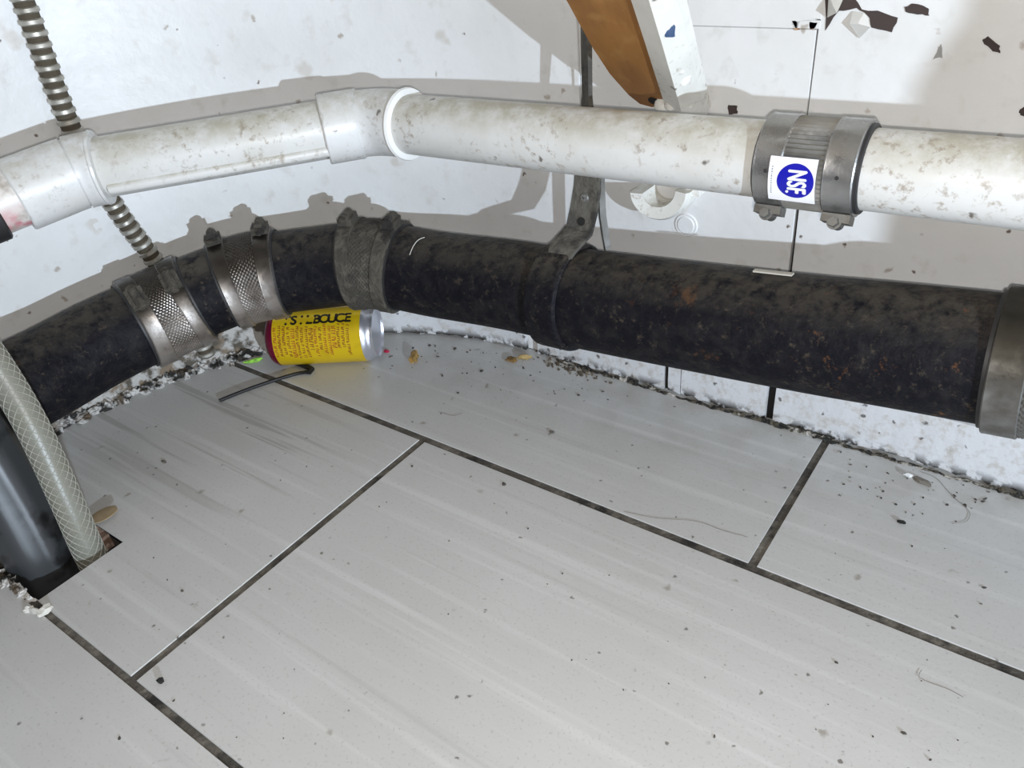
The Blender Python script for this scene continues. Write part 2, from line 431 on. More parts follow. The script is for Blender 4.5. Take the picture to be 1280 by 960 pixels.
RUST = crusty_mat('rust_stain', (.35, .13, .04), (.16, .06, .03), (.55, .42, .28), 200)
chip([(990, 27), (1000, 26), (999, 38), (991, 37)], RUST, .0004, name='rust_stain')
chip([(1012, 28), (1022, 27), (1020, 36), (1013, 37)], RUST, .0004, name='rust_stain')
chip([(996, 25), (1026, 23), (1026, 26), (996, 27)], CHIP, .0004, name='rust_stain')
# flaps of torn paint standing off the wall at the hole
FLAP = Mat('torn_white_paint', (.78, .78, .75), .6).m
for pp, dy in ((((1066, 14), (1080, 16), (1088, 34), (1074, 48), (1062, 30)), .008), (((1036, -8), (1056, -6), (1046, 16), (1034, 22)), .012)):
    bm = bmesh.new(); cxp = sum(p[0] for p in pp) / len(pp); P3 = []
    for i, (u, v) in enumerate(pp): P3.append(on_y(u, v, WY - .001 - dy * (i % 3) / 2))
    cc = sum(P3, Vector()) / len(P3) + V(0, -.003, 0)
    for t_ in (0, .0007):
        c_ = bm.verts.new(cc + V(0, t_, 0)); ring = [bm.verts.new(p + V(0, t_, 0)) for p in P3]
        for i in range(len(ring)): bm.faces.new((c_, ring[i], ring[(i + 1) % len(ring)]))
    mesh_obj('paint_flap', bm, FLAP, wall, 0)
# round painted-over plug
pc = on_y(858, 281, WY); bm = bmesh.new()
disc(bm, pc, (0, -1, 0), .0105, .0012, 24, .0098); disc(bm, pc + V(0, -.0012, 0), (0, -1, 0), .0080, .0008, 24, .0072)
mesh_obj('wall_plug', bm, WALL, wall, 30)
# raised dark edge of the panel joint beside the hanger
bm = bmesh.new(); e0 = on_y(722, 20, WY).x
box(bm, e0 - .0035, e0 + .0005, WY - .0030, WY - .0004, .24, .60)
struct(mesh_obj('trim_1', bm, WALL, None, 0), 'narrow painted strip covering the joint between rounded and straight wall', 'trim')

# counter overhead: unseen, above the pipes; left arm widened to shade the left floor
bm = bmesh.new(); box(bm, -.85, .75, .10, .64, .6005, .64); box(bm, -.85, -.34, -.45, .10, .6005, .64)
struct(mesh_obj('counter_slab', bm, Mat('counter_underside', (.55, .50, .44), .7).m, None, 0), 'unseen counter underside over the pipes, left arm widened for shade', 'counter')

# ------------------------------------------------------------------ white drain run
A = on_y(525, 157, .4965); B = on_y(1280, 231, .503); dirR = (B - A).normalized()
Ecn = A + dirR * ((on_y(470, 151.5, .4965).x - A.x) / dirR.x)
def diag(u, v, ang, O):
    nn = V(math.sin(ang), -math.cos(ang), 0); d = ray(u, v); t = (O - V(0, 0, H)).dot(nn) / d.dot(nn); return V(0, 0, H) + d * t
L2 = diag(100, 214, math.radians(50), Ecn)
dirL = (L2 - Ecn).normalized()
L3 = diag(4, 251, math.radians(74), L2)
dirE = (L3 - L2).normalized()
RP = .0243
def bend(p, c, q, n=14): return [p * (1 - t_) ** 2 + c * 2 * t_ * (1 - t_) + q * t_ * t_ for t_ in (i / n for i in range(n + 1))]
wp = [L2 + dirE * .24, L2 + dirE * .10] + bend(L2 + dirE * .014, L2, L2 - dirL * .010) + bend(Ecn + dirL * .022, Ecn, Ecn + dirR * .022) + [B, B + dirR * .55]
white = Curve(wp, False)
uq = white.find_u
qB = uq(1020)
qk0, qk1 = uq(960), uq(1082)
qE = min(lin(0, white.len, .001), key=lambda q: (white.at(q) - Ecn).length)
qL2 = min(lin(0, white.len, .001), key=lambda q: (white.at(q) - L2).length)
t = thing('drain_pipe', 'grimy white plastic drain pipe bending along the rounded wall, left of the steel coupling', 'pipe', V(Ecn.x, Ecn.y, Ecn.z))
bm = bmesh.new(); tube(bm, white, qE + .020, (qk0 + qk1) / 2 - .001, RP, .012); mesh_obj('pipe', bm, PVC, t)
bm = bmesh.new(); tube(bm, white, qL2 + .015, qE - .020, RP, .008); mesh_obj('pipe', bm, PVC, t)
# main elbow: sleeve, body, bright rim
RH = .0292
s0, s1 = uq(404), uq(508)
bm = bmesh.new(); sweep(bm, white, [(s0, RP), (s0, RH - .001), (s0 + .001, RH)] + [(q, RH) for q in lin(s0 + .004, qE - .012, .006)] + [(qE - .0118, RH - .0014)] + [(q, RH - .0014) for q in lin(qE - .008, s1, .004)] + [(s1 + .0005, RP)])
el = mesh_obj('elbow', bm, PVC2, t)
bm = bmesh.new(); sweep(bm, white, [(s1 - .0005, RP), (s1 - .0005, RH - .0004), (s1 + .0012, RH + .0006), (s1 + .0035, RH - .0002), (s1 + .0040, RP + .001), (s1 + .0040, RP)]); o = mesh_obj('elbow_rim', bm, plain('clean_white_plastic', (.80, .80, .78), .4), el)
# small-angle elbow at the far left
a0, a1, a2, a3 = uq(20), uq(94), uq(98), uq(128)
bm = bmesh.new(); sweep(bm, white, [(a0, RP), (a0, RH - .001), (a0 + .0012, RH - .0002)] + [(q, RH - .0002) for q in lin(a0 + .003, a1, .005)] + [(a1 + .0004, RH - .0014), (a1 + .0014, RH - .0014), (a1 + .0018, RH + .0004)] + [(q, RH + .0004) for q in lin(a1 + .004, a3 - .002, .004)] + [(a3 - .001, RH), (a3 - .0008, RP)])
e2 = mesh_obj('elbow', bm, PVC2, t)
bm = bmesh.new(); sweep(bm, white, [(a3 - .0035, RP), (a3 - .0035, RH + .0002), (a3 - .002, RH + .0012), (a3, RH + .0006), (a3 + .0006, RP)]); mesh_obj('elbow_rim', bm, PVC2, e2)
PRIM = Mat('primer_stained_pvc', (.68, .64, .60), .4); PRIM.layer((.55, .16, .20), PRIM.mul(PRIM.noise(55, .42, .58), PRIM.axis(2, .255, .238))); PRIM.layer((.4, .35, .3), PRIM.noise(80, .5, .7))
bm = bmesh.new(); tube(bm, white, a0 - .020, a0 + .008, RP, .006); o = mesh_obj('stub_pipe', bm, PRIM.m, t); o['label'] = 'pink primer stained pipe stub at the left end'
bm = bmesh.new(); sweep(bm, white, [(a0 - .10, RP), (a0 - .10, RP + .004)] + [(q, RP + .004) for q in lin(a0 - .09, a0 - .018, .01)] + [(a0 - .0165, RP + .002), (a0 - .0165, RP)]); o = mesh_obj('rubber_sleeve', bm, RUBBER, t); o['label'] = 'black rubber sleeve over the pipe end'
# thin white conduit strapped along the underside of the slanted section
c0, c1 = a3 + .003, s0 + .004
cond = Curve([white.surf(q, RP - .0006, math.radians(122)) for q in lin(c0, c1, .01)], False)
bm = bmesh.new(); sweep(bm, cond, [(0, .003), (.001, .0048)] + [(q, .0050) for q in lin(.004, cond.len, .01)], 16); o = mesh_obj('lower_bead', bm, PVC, t); o['label'] = 'thin white strip along the underside of the pipe'

t = thing('drain_pipe', 'white plastic drain pipe with green-brown stains, right of the steel coupling', 'pipe', white.at(qk1))
bm = bmesh.new(); tube(bm, white, (qk0 + qk1) / 2 + .001, white.len, RP, .012)
mesh_obj('pipe', bm, PVC, t)

# ---- steel no-hub coupling on the white run
t = thing('pipe_coupling', 'shiny steel pipe coupling with blue round sticker on the white pipe', 'coupling', white.at(qB))
K = RP + .0026
bm = bmesh.new(); sweep(bm, white, [(qk0 - .001, RP), (qk0 - .001, K - .001), (qk0, K)] + [(q, K) for q in lin(qk0 + .004, qk1 + .001, .006)] + [(qk1 + .0016, K), (qk1 + .0022, K - .001), (qk1 + .0022, RP)]); mesh_obj('gasket', bm, RUBBER, t)
wk = qk1 - qk0
def corr(k, q, r, th): return r + .0007 * math.cos(th * 58)
bm = bmesh.new(); m0, m1 = qk0 + wk * .24, qk0 + wk * .78
sweep(bm, white, [(m0, K)] + [(q, K + .0010) for q in lin(m0 + .0004, m1 - .0004, .008)] + [(m1, K)], 232, True, lambda k, q, r, th: corr(k, q, r, th) if r > K + .0005 else r)
sh = mesh_obj('shield', bm, STEEL, t)
bands = ((qk0 + .0005, qk0 + wk * .30), (qk0 + wk * .70, qk1 - .0002))
BANDM = steel_mat('bright_band', (.36, .36, .36), .24, .35); SCRM = steel_mat('screw_steel', (.22, .22, .215), .4, .4)
for (b0, b1) in bands:
    bm = bmesh.new(); sweep(bm, white, [(b0, K), (b0, K + .0018), (b0 + .0008, K + .0024)] + [(q, K + .0022) for q in lin(b0 + .002, b1 - .002, .005)] + [(b1 - .0008, K + .0024), (b1, K + .0018), (b1, K)], 56)
    bd = mesh_obj('band', bm, BANDM, t)
    bm = bmesh.new(); pq = (b0 + b1) / 2
    th = math.radians(84); p, tt, side, up = white.frame(pq); n_ = up * math.cos(th) + side * math.sin(th)
    disc(bm, p + n_ * (K + .0022), n_, .0012, .0006, 10); mesh_obj('rivet', bm, RUBBER, bd)
    # worm screw housing at the underside front
    th = math.radians(152); n_ = up * math.cos(th) + side * math.sin(th); tg = up * math.sin(th) - side * math.cos(th)
    bm = bmesh.new(); bw = (b1 - b0) / 2
    obox(bm, p + n_ * (K + .0045), tt, tg, n_, bw * .95, .0068, .0026)
    sweep(bm, Curve([p + n_ * (K + .0072) - tg * .0062, p + n_ * (K + .0072) + tg * .0062], False), [(0, .0036), (.0124, .0036)], 16)
    hs = mesh_obj('screw_housing', bm, SCRM, t)
    bm = bmesh.new(); hc = p + n_ * (K + .0072) + tg * .0060
    disc(bm, hc, tg, .0044, .0012, 20); disc(bm, hc + tg * .0010, tg, .0035, .0045, 6, .0031); mesh_obj('screw_head', bm, SCRM, hs)
# sticker
def wrap_patch(cv, s0, s1, t0, t1, r, thick, nu=4, nv=14):
    bm = bmesh.new(); g = []
    for lv in (r, r + thick):
        g.append([[bm.verts.new(cv.surf(s0 + (s1 - s0) * i / nu, lv, t0 + (t1 - t0) * j / nv)) for j in range(nv + 1)] for i in range(nu + 1)])
    for l in (0, 1):
        for i in range(nu):
            for j in range(nv): bm.faces.new((g[l][i][j], g[l][i + 1][j], g[l][i + 1][j + 1], g[l][i][j + 1]))
    for i in range(nu):
        for j in (0, nv): bm.faces.new((g[0][i][j], g[0][i + 1][j], g[1][i + 1][j], g[1][i][j]))
    for j in range(nv):
        for i in (0, nu): bm.faces.new((g[0][i][j], g[0][i][j + 1], g[1][i][j + 1], g[1][i][j]))
    return bm
st0, st1 = qk0 + wk * .19, qk0 + wk * .655; tc0, tc1 = math.radians(66), math.radians(121)
rs = K + .0031
stk = mesh_obj('sticker', wrap_patch(white, st0, st1, tc0, tc1, rs - .0004, .0006), plain('sticker_white', (.80, .80, .82), .35), sh); 
sc_, thc = (st0 + st1) / 2 + wk * .04, (tc0 + tc1) / 2 - .01
def wrap_pts(pts2, cv, s_c, t_c, r): return [cv.surf(s_c + a, r, t_c + b / r) for a, b in pts2]
bm = bmesh.new(); rd = wk * .182; cen = None; N_ = 48
rings = [[bm.verts.new(p) for p in wrap_pts([(rd * f * math.cos(2 * PI * i / N_), rd * f * math.sin(2 * PI * i / N_)) for i in range(N_)], white, sc_, thc, rs + .0004)] for f in (1, .66, .33)]
cv_ = bm.verts.new(wrap_pts([(0, 0)], white, sc_, thc, rs + .0004)[0])
for a, b in zip(rings, rings[1:]):
    for i in range(N_): bm.faces.new((a[i], a[(i + 1) % N_], b[(i + 1) % N_], b[i]))
for i in range(N_): bm.faces.new((rings[-1][i], rings[-1][(i + 1) % N_], cv_))
dk = mesh_obj('blue_disc', bm, plain('sticker_blue', (.004, .004, .33), .35), sh)
def text_mesh(txt, size):
    cu = bpy.data.curves.new('t', 'FONT'); cu.body = txt; cu.size = size; cu.align_x = 'CENTER'; cu.align_y = 'CENTER'; cu.resolution_u = 4
    ob = bpy.data.objects.new('t', cu); C.objects.link(ob); bpy.context.view_layer.update()
    me = bpy.data.meshes.new_from_object(ob.evaluated_get(bpy.context.evaluated_depsgraph_get()))
    bpy.data.objects.remove(ob); bpy.data.curves.remove(cu)
    return me
def wrapped_text(txt, size, cv, s_c, t_c, r, mat, name, parent, bold=0.0, sx=1.0, rot=True):
    me = text_mesh(txt, size); bm = bmesh.new(); bm.from_mesh(me); bpy.data.meshes.remove(me)
    offs = [(0, 0)] if not bold else [(0, 0), (bold, 0), (-bold, 0), (0, bold), (0, -bold)]
    geo = bm.copy(); bm.clear(); 
    for oi, (ox, oy) in enumerate(offs):
        vm = {}
        for v in geo.verts:
            x, y = v.co.x * sx + ox, v.co.y + oy
            # reading direction runs down the pipe face, letter tops point along the run
            vm[v] = bm.verts.new(cv.surf(s_c + y, r + oi * .00002, t_c + x / r) if rot else cv.surf(s_c + x, r + oi * .00002, t_c - y / r))
        for f in geo.faces: 
            try: bm.faces.new([vm[v] for v in f.verts])
            except ValueError: pass
    geo.free(); return mesh_obj(name, bm, mat, parent, 0)
WH = plain('print_white', (.82, .82, .84), .35)
wrapped_text('NSF', rd * 1.42, white, sc_ + rd * .04, thc, rs + .0006, WH, 'lettering', sh, rd * .035, .56)
bm = bmesh.new()
for i in range(10):
    a = .0008; p = white.surf(sc_ - rd * .42, rs + .0006, thc + rd * .66 / rs)
q_, tq, sq, uq_ = white.frame(sc_)
disc(bm, white.surf(sc_ - rd * .42, rs + .0003, thc + rd * .60 / rs), white.surf(sc_, 1, thc + rd * .6 / rs) - q_, rd * .08, .0004, 12); mesh_obj('registered_mark', bm, WH, sh)
bm = bmesh.new(); rnd = random.Random(5); x = -.0085
while x < .0085:                                                    # row of tiny print down the left edge of the sticker
    l_ = rnd.uniform(.0004, .0011)
    pts = wrap_pts([(-.0003, x), (.0003 + rnd.uniform(-.0002, .0002), x), (.0004, x + l_), (-.0003, x + l_)], white, st0 + .0022, thc, rs + .0005)
    bm.faces.new([bm.verts.new(p) for p in pts]); x += l_ + .0006
mesh_obj('fine_print', bm, plain('print_grey', (.25, .25, .28), .5), sh, 0)

# ------------------------------------------------------------------ black cast iron run
bp = []
for (u, v) in ((1260, 452), (1000, 416), (760, 379)): bp.append(on_y(u, v, .517))
bp[0:0] = [bp[0] + (bp[0] - bp[2]).normalized() * .5]
def arch(u, v, off):
    d = ray(u, v); r = RW - off; a = d.x ** 2 + d.y ** 2; b = 2 * (-CX * d.x - CY * d.y); c = CX * CX + CY * CY - r * r
    t_ = (-b + math.sqrt(b * b - 4 * a * c)) / (2 * a); return V(0, 0, H) + d * t_
bp += [on_y(640, 357, .5155), on_y(550, 344, .507)]
bp += [arch(u, v, .085) for (u, v) in ((465, 330), (390, 336), (318, 347), (255, 368), (205, 392), (130, 427), (70, 460), (10, 492))]
l = bp[-1]; bp += [V(l.x + .006, l.y - .10, l.z - .001), V(l.x + .01, l.y - .30, l.z - .004)]
black = Curve(bp[::-1], True, 16)
bu = black.find_u
RB, RM = .0426, .0402
def section(label, q0, q1, r, mat, name='cast_iron_pipe'):
    t = thing(name, label, 'pipe', black.at((q0 + q1) / 2))
    bm = bmesh.new(); tube(bm, black, q0, q1, r, .010, seg=56); mesh_obj('pipe', bm, mat, t); return t
k1, k2, k3 = (bu(170), bu(245)), (bu(280), bu(353)), (bu(438), bu(503))
k4 = (bu(1242), bu(1242) + .075)
hub0, hub1 = bu(690), bu(729)
mid = lambda k: (k[0] + k[1]) / 2
section('black iron pipe entering at the left edge behind the braided hose', 0, mid(k1) - .001, RM, IRON)
section('short rusty iron pipe piece between the two left metal couplings', mid(k1) + .001, mid(k2) - .001, RM, IRON2)
section('short black iron pipe piece above the yellow can', mid(k2) + .001, mid(k3) - .001, RM, IRON)
section('black iron pipe between the dust-caked coupling and the hanger ring', mid(k3) + .001, mid((hub0, hub1)) - .001, RM + .0006, IRON)
section('thick black iron pipe with rust patches, right of the hanger ring', mid((hub0, hub1)) + .001, mid(k4) - .001, RB, IRON)
section('black iron pipe leaving past the coupling at the right edge', mid(k4) + .001, black.len, RB, IRON)

def coupling(label, k, r, matS, matB, matH, angs, flip=1, wave=True):
    t = thing('pipe_coupling', label, 'coupling', black.at(mid(k)))
    g0, g1 = k; K = r + .0022; wk = g1 - g0
    bm = bmesh.new(); sweep(bm, black, [(g0 - .0015, r), (g0 - .0015, K)] + [(q, K) for q in lin(g0, g1, .008)] + [(g1 + .0015, K), (g1 + .0015, r)], 56); mesh_obj('gasket', bm, RUBBER, t)
    def waffle(kk, q, rr, th): return rr + (.0006 * math.cos(th * 62) * math.cos((q - g0) * 2 * PI / .0040) if wave and rr > K + .0005 else 0)
    bm = bmesh.new(); sweep(bm, black, [(g0 + .0005, K)] + [(q, K + .0012) for q in lin(g0 + .001, g1 - .001, .001)] + [(g1 - .0005, K)], 372, True, waffle); mesh_obj('shield', bm, matS, t)
    for i, (b0, b1) in enumerate(((g0 + .001, g0 + wk * .28), (g1 - wk * .28, g1 - .001))):
        bm = bmesh.new(); sweep(bm, black, [(b0, K), (b0, K + .0024), (b0 + .0008, K + .0030)] + [(q, K + .0028) for q in lin(b0 + .002, b1 - .002, .004)] + [(b1 - .0008, K + .0030), (b1, K + .0024), (b1, K)], 64); bd = mesh_obj('band', bm, matB, t)
        th = math.radians(angs[i]); p, tt, side, up = black.frame((b0 + b1) / 2); n_ = up * math.cos(th) + side * math.sin(th); tg = (-up * math.sin(th) + side * math.cos(th)) * flip
        bm = bmesh.new(); bw = (b1 - b0) / 2
        obox(bm, p + n_ * (K + .0050), tt, tg, n_, bw * .98, .0095, .0032)
        sweep(bm, Curve([p + n_ * (K + .0085) - tg * .008, p + n_ * (K + .0085) + tg * .008], False), [(0, .0042), (.016, .0046)], 14)
        rock(bm, p + n_ * (K + .003) - tg * .010, bw, bw * .9, .004, i + int(angs[0]), 1)
        hs = mesh_obj('screw_housing', bm, matH, t)
        bm = bmesh.new(); hc = p + n_ * (K + .0085) + tg * .0078; disc(bm, hc, tg, .0048, .0014, 16); disc(bm, hc + tg * .001, tg, .0040, .0046, 6, .0036)
        mesh_obj('screw_head', bm, matH, hs)
    return t
coupling('metal pipe coupling at the far left of the bend, screws facing front', k1, RM, BRASS, BRASS, DUSTY, (38, 38))
coupling('metal pipe coupling left of the yellow can with shiny lower half', k2, RM, BRASS, BRASS, DUSTY, (-4, -2), -1)
coupling('dust-caked brown pipe coupling above the right end of the yellow can', k3, RM, DUSTY, DUSTY, DUSTY, (2, 2), 1)
coupling('grey metal pipe coupling at the right edge of the picture', k4, RB, steel_mat('grey_shield', (.20, .195, .185), .45, .8, (.09, .08, .065), (.05, .045, .036)), steel_mat('grey_shield_band', (.24, .235, .225), .42, .8, (.09, .08, .065), (.05, .045, .036)), DUSTY, (-110, -110), 1)

# sliver of tape and a thread lying on the black pipe
q0_, q1_ = bu(940), bu(988)
tag(mesh_obj('tape_sliver', wrap_patch(black, q0_, q1_, -.16, -.04, RB + .0004, .0012, 6, 3), plain('dirty_tape', (.55, .52, .45), .7)), 'thin whitish tape sliver on top of the thick black pipe under the wall joint', 'tape')
q0_ = bu(534); bm = bmesh.new(); cvt = Curve([black.surf(q0_ + dq, RM + .0016, th_) for dq, th_ in ((.006, .18), (.001, .30), (-.001, .50), (-.0012, .72))], True, 8)
sweep(bm, cvt, [(q, .00035) for q in lin(0, cvt.len, .003)], 6); tag(mesh_obj('thread', bm, plain('white_thread', (.62, .60, .55), .7)), 'short white thread on the black pipe beside the dust-caked coupling', 'thread')
# ------------------------------------------------------------------ hanger: ring, straps, screw
hq = mid((hub0, hub1)); hp, ht, hs_, hup = black.frame(hq)
HANG = iron_mat('dusty_hanger_iron', 1.4, 0); HANG2 = crusty_mat('dusty_strap', (.065, .060, .051), (.105, .097, .08), (.035, .032, .028), 40)
t = thing('pipe_hanger', 'dusty iron strap hanger ringed round the black pipe', 'hanger', hp)
bm = bmesh.new(); rg = RB + .0012
sweep(bm, black, [(hub0, RM), (hub0, rg), (hub0 + .002, rg + .0026)] + [(q, rg + .0028) for q in lin(hub0 + .004, hub1 - .004, .004)] + [(hub1 - .002, rg + .0022), (hub1, rg), (hub1, RM)], 56); mesh_obj('ring', bm, HANG, t)
y_s = .540
pts = [black.surf(hq + .004, rg - .0030, .50), black.surf(hq + .005, rg + .0040, .14), on_y(724, 288, .532), on_y(730, 262, .538), on_y(734, 235, .541), on_y(735, 200, .545), on_y(734, 150, .549), on_y(734, 120, .552), on_y(733, 60, .556), on_y(732, 15, .559), on_y(731, -60, .562), on_y(730, -150, .565)]
wd = [V(1, 0, 0)] * 5 + [V(1, -.15, 0), V(1, -.5, 0), V(1, -.8, 0), V(1, -.9, 0), V(1, -1, 0), V(1, -1, 0), V(1, -1, 0)]
bm = bmesh.new(); ribbon(bm, pts, wd, [.018, .025, .026, .0255, .0245, .024, .0165, .0145, .018, .019, .019, .019], .0035); mesh_obj('strap', bm, HANG2, t)
pts = [on_y(u, v, y_) for u, v, y_ in ((760, 312, .5435), (757, 296, .546), (753, 270, .549), (752, 250, .550), (751, 225, .551), (750, 200, .551), (749, 180, .551))]
bm = bmesh.new(); ribbon(bm, pts, [V(.25, 1, 0)] * 7, [.007] * 7, .0022); mesh_obj('rear_strap', bm, STEEL, t)
sp = on_y(731, 247, .5385); bm = bmesh.new(); disc(bm, sp, (0, -1, .2), .0042, .0016, 18, .0032); obox(bm, sp + V(0, -.0018, .0003), V(1, 0, 0), V(0, 1, 0), V(0, 0, 1), .0026, .0004, .0005); obox(bm, sp + V(0, -.0018, .0003), V(1, 0, 0), V(0, 1, 0), V(0, 0, 1), .0005, .0004, .0026)
mesh_obj('screw', bm, STEEL, t)
sp = on_y(727, 277, .5335); bm = bmesh.new(); disc(bm, sp, (0, -1, .3), .0035, .001, 14); mesh_obj('bolt_hole', bm, DARK, t)

# ------------------------------------------------------------------ wooden brace rising off the wall
WOOD = Mat('raw_plywood', (.27, .120, .030), .5)
WOOD.layer((.17, .070, .018), WOOD.noise(16, .4, .65, 5, sc=(2.5, 1, .5))); WOOD.layer((.33, .17, .05), WOOD.mul(WOOD.noise(70, .52, .7, 4), .6)); WOOD.layer((.07, .03, .015), WOOD.specks(42, .11, .10, .1)); WOOD = WOOD.m
BAT = pvc_mat('chipped_white_batten', (.78, .77, .72), .8)
zy = lambda u, v, y: on_y(u, v, y)
t = thing('wooden_brace', 'brown plywood brace with white painted batten, rising off the wall behind the white pipe', 'brace', on_y(825, 140, .585))
# brown board: lower end rests near the wall, upper end comes forward
P0 = on_y(815, 134, .578); BN = V(0, -.090, -.080).normalized()
def on_pl(u, v, off=0.0):
    d = ray(u, v); O_ = V(0, 0, H); return O_ + d * ((P0 + BN * off - O_).dot(BN) / d.dot(BN))
poly = [(832, 124), (826, 132), (815, 134), (800, 130), (786, 119), (762, 92), (741, 60), (720, 22), (708, 0), (676, -60), (640, -130), (560, -290), (665, -290), (742, -130), (772, -60), (796, 0), (806, 34), (818, 75)]
bm = bmesh.new(); prism(bm, [on_pl(u, v) for u, v in poly], (0.002, .012, .008)); mesh_obj('board', bm, WOOD, t, 0)
bm = bmesh.new(); pcx = on_pl(817, 126, .0002); disc(bm, pcx, BN, .0045, .0004, 12); mesh_obj('nail_hole', bm, DARK, t)
bm = bmesh.new(); P0 = on_y(858, 152, .5835); rows_ = []
bpts = [on_pl(858, 152), on_pl(829, 50), on_pl(796, -62), on_pl(730, -290)]
for i, p in enumerate(bpts):
    wv = V(.0145, 0, 0); dv = -BN * .016
    rows_.append([bm.verts.new(p - wv), bm.verts.new(p + wv * .2 + BN * .007), bm.verts.new(p + wv + dv * .35), bm.verts.new(p + wv + dv), bm.verts.new(p - wv + dv)])
for a, b in zip(rows_, rows_[1:]):
    for i in range(5): bm.faces.new((a[i], a[(i + 1) % 5], b[(i + 1) % 5], b[i]))
bm.faces.new(rows_[0][::-1]); bm.faces.new(rows_[-1]); mesh_obj('batten', bm, BAT, t, 20)
bm = bmesh.new(); pb = on_pl(836, 46, .004); rock(bm, pb, .0040, .002, .006, 5, 2); o = mesh_obj('paint_spot', bm, plain('blue_paint', (.03, .07, .16), .5), t); o['label'] = 'dark blue paint blob'
bm = bmesh.new()
for i, (u, v, r_) in enumerate(((848, 92, .006), (853, 105, .008), (850, 122, .008), (842, 136, .010), (828, 138, .008), (858, 134, .007))): rock(bm, on_pl(u, v, .001), r_ * .8, r_ * .6, r_, i + 20, 3, 0, .07)
mesh_obj('filler', bm, BAT, t, 60)

# ------------------------------------------------------------------ broken white pipe clip on the wall
pc = on_y(828, 240, .580)
t = thing('pipe_clip', 'broken white half-ring pipe clip stuck to the wall under the white pipe', 'clip', V(pc.x, WY, pc.z))
bm = bmesh.new(); N_ = 22; rows_ = []
rnd = random.Random(4)
for i in range(N_ + 1):
    a = PI + PI * i / N_; ri, ro = .0135, .0255; f = i / N_
    yo = pc.y - .012 + .006 * f; yi = WY - .0003
    rows_.append([bm.verts.new((pc.x + r_ * math.cos(a), y_, pc.z + .004 * f + r_ * math.sin(a) * .95)) for r_, y_ in ((ri, yo + .002), (ro - .002, yo), (ro, yo + .003), (ro, yi), (ri, yi))])
for a, b in zip(rows_, rows_[1:]):
    for i in range(5): bm.faces.new((a[i], a[(i + 1) % 5], b[(i + 1) % 5], b[i]))
bm.faces.new(rows_[0][::-1]); bm.faces.new(rows_[-1]); mesh_obj('half_ring', bm, BAT, t, 35)
bm = bmesh.new(); obox(bm, V(pc.x + .0235, WY - .006, pc.z + .010), V(1, 0, .2).normalized(), V(0, 1, 0), V(-.2, 0, 1).normalized(), .0055, .0055, .012); mesh_obj('flange', bm, BAT, t, 0)

# ------------------------------------------------------------------ armoured cable on the rounded wall
cp = [V(-.762, .352, .598), V(-.762, .3535, .48), V(-.7622, .3545, .38), V(-.7618, .3535, .27), V(-.7575, .3640, .195), V(-.7515, .3785, .138), V(-.745, .390, .08), V(-.741, .396, .006)]
cab = Curve(cp, True, 30, V(1, 1, 0))
CABM = steel_mat('armoured_cable_metal', (.55, .53, .48), .45, .45)
t = thing('armoured_cable', 'ribbed metal armoured cable running down the rounded wall behind the pipes', 'cable', cp[-1])
prof = []; q = 0; pitch = .0092
while q < cab.len - pitch:
    prof += [(q, .0080), (q + pitch * .22, .0081), (q + pitch * .34, .0098), (q + pitch * .66, .0100), (q + pitch * .80, .0082)]; q += pitch
bm = bmesh.new(); sweep(bm, cab, prof, 18); 
core = bmesh.new(); mesh_obj('armour', bm, CABM, t, 25)
sweep(core, cab, [(x, .0085) for x in lin(0, cab.len - pitch, .01)], 14); mesh_obj('inner_sleeve', core, plain('cable_groove', (.07, .055, .035), .8), t)
# ------------------------------------------------------------------ hose and boot at the floor hole
hose = Curve([V(-.586, .154, -.13), V(-.590, .158, -.05), V(-.594, .160, 0), V(-.601, .1645, .042), V(-.622, .173, .106), V(-.645, .176, .158), V(-.656, .170, .215), V(-.652, .150, .285), V(-.640, .115, .36), V(-.62, .07, .45)], True, 16, V(1, .2, 0))
HM = Mat('clear_braided_vinyl', (.20, .197, .165), .38)
HM.layer((.19, .185, .145), HM.noise(50, .4, .7)); HM = HM.m
t = thing('braided_hose', 'clear braided vinyl hose curving down into the floor hole', 'hose', V(-.594, .160, 0))
bm = bmesh.new(); tube(bm, hose, 0, hose.len, .0118, .008, seg=28); mesh_obj('tube', bm, HM, t)
bm = bmesh.new(); rb = .0119
for sgn in (1, -1):
    for k in range(10):
        qs = lin(.0, hose.len, .0035); rowsb = []
        for q in qs:
            th = 2 * PI * k / 10 + sgn * q / .036 * 2 * PI * .5
            rowsb.append((hose.surf(q, rb, th - .03), hose.surf(q, rb + .0004, th), hose.surf(q, rb, th + .035)))
        vv = [[bm.verts.new(p) for p in r_] for r_ in rowsb]
        for a, b in zip(vv, vv[1:]):
            for i in range(2): bm.faces.new((a[i], a[i + 1], b[i + 1], b[i]))
o = mesh_obj('braid', bm, plain('braid_thread', (.36, .355, .305), .6), t, 0)
boot = Curve([V(-.622, .134, -.14), V(-.6235, .1345, -.06), V(-.626, .1355, 0), V(-.640, .1395, .06), V(-.655, .139, .118), V(-.664, .122, .18), V(-.678, .085, .26), V(-.685, .04, .36)], True, 14, V(1, .2, 0))
t = thing('black_rubber_pipe', 'thick black rubber pipe going into the floor hole beside the braided hose', 'pipe', V(-.626, .1355, 0))
BT = Mat('dull_black_rubber', (.030, .033, .036), .34).layer((.07, .07, .07), .3); BT.layer((.012, .012, .012), BT.noise(30, .5, .6)); BT = BT.m
bm = bmesh.new(); sweep(bm, boot, [(q, .026) for q in lin(0, boot.len, .012)], 48, True, lambda k, q, r, th: r + .0010 * math.cos(th * 7 + .6)); mesh_obj('tube', bm, BT, t, 40)
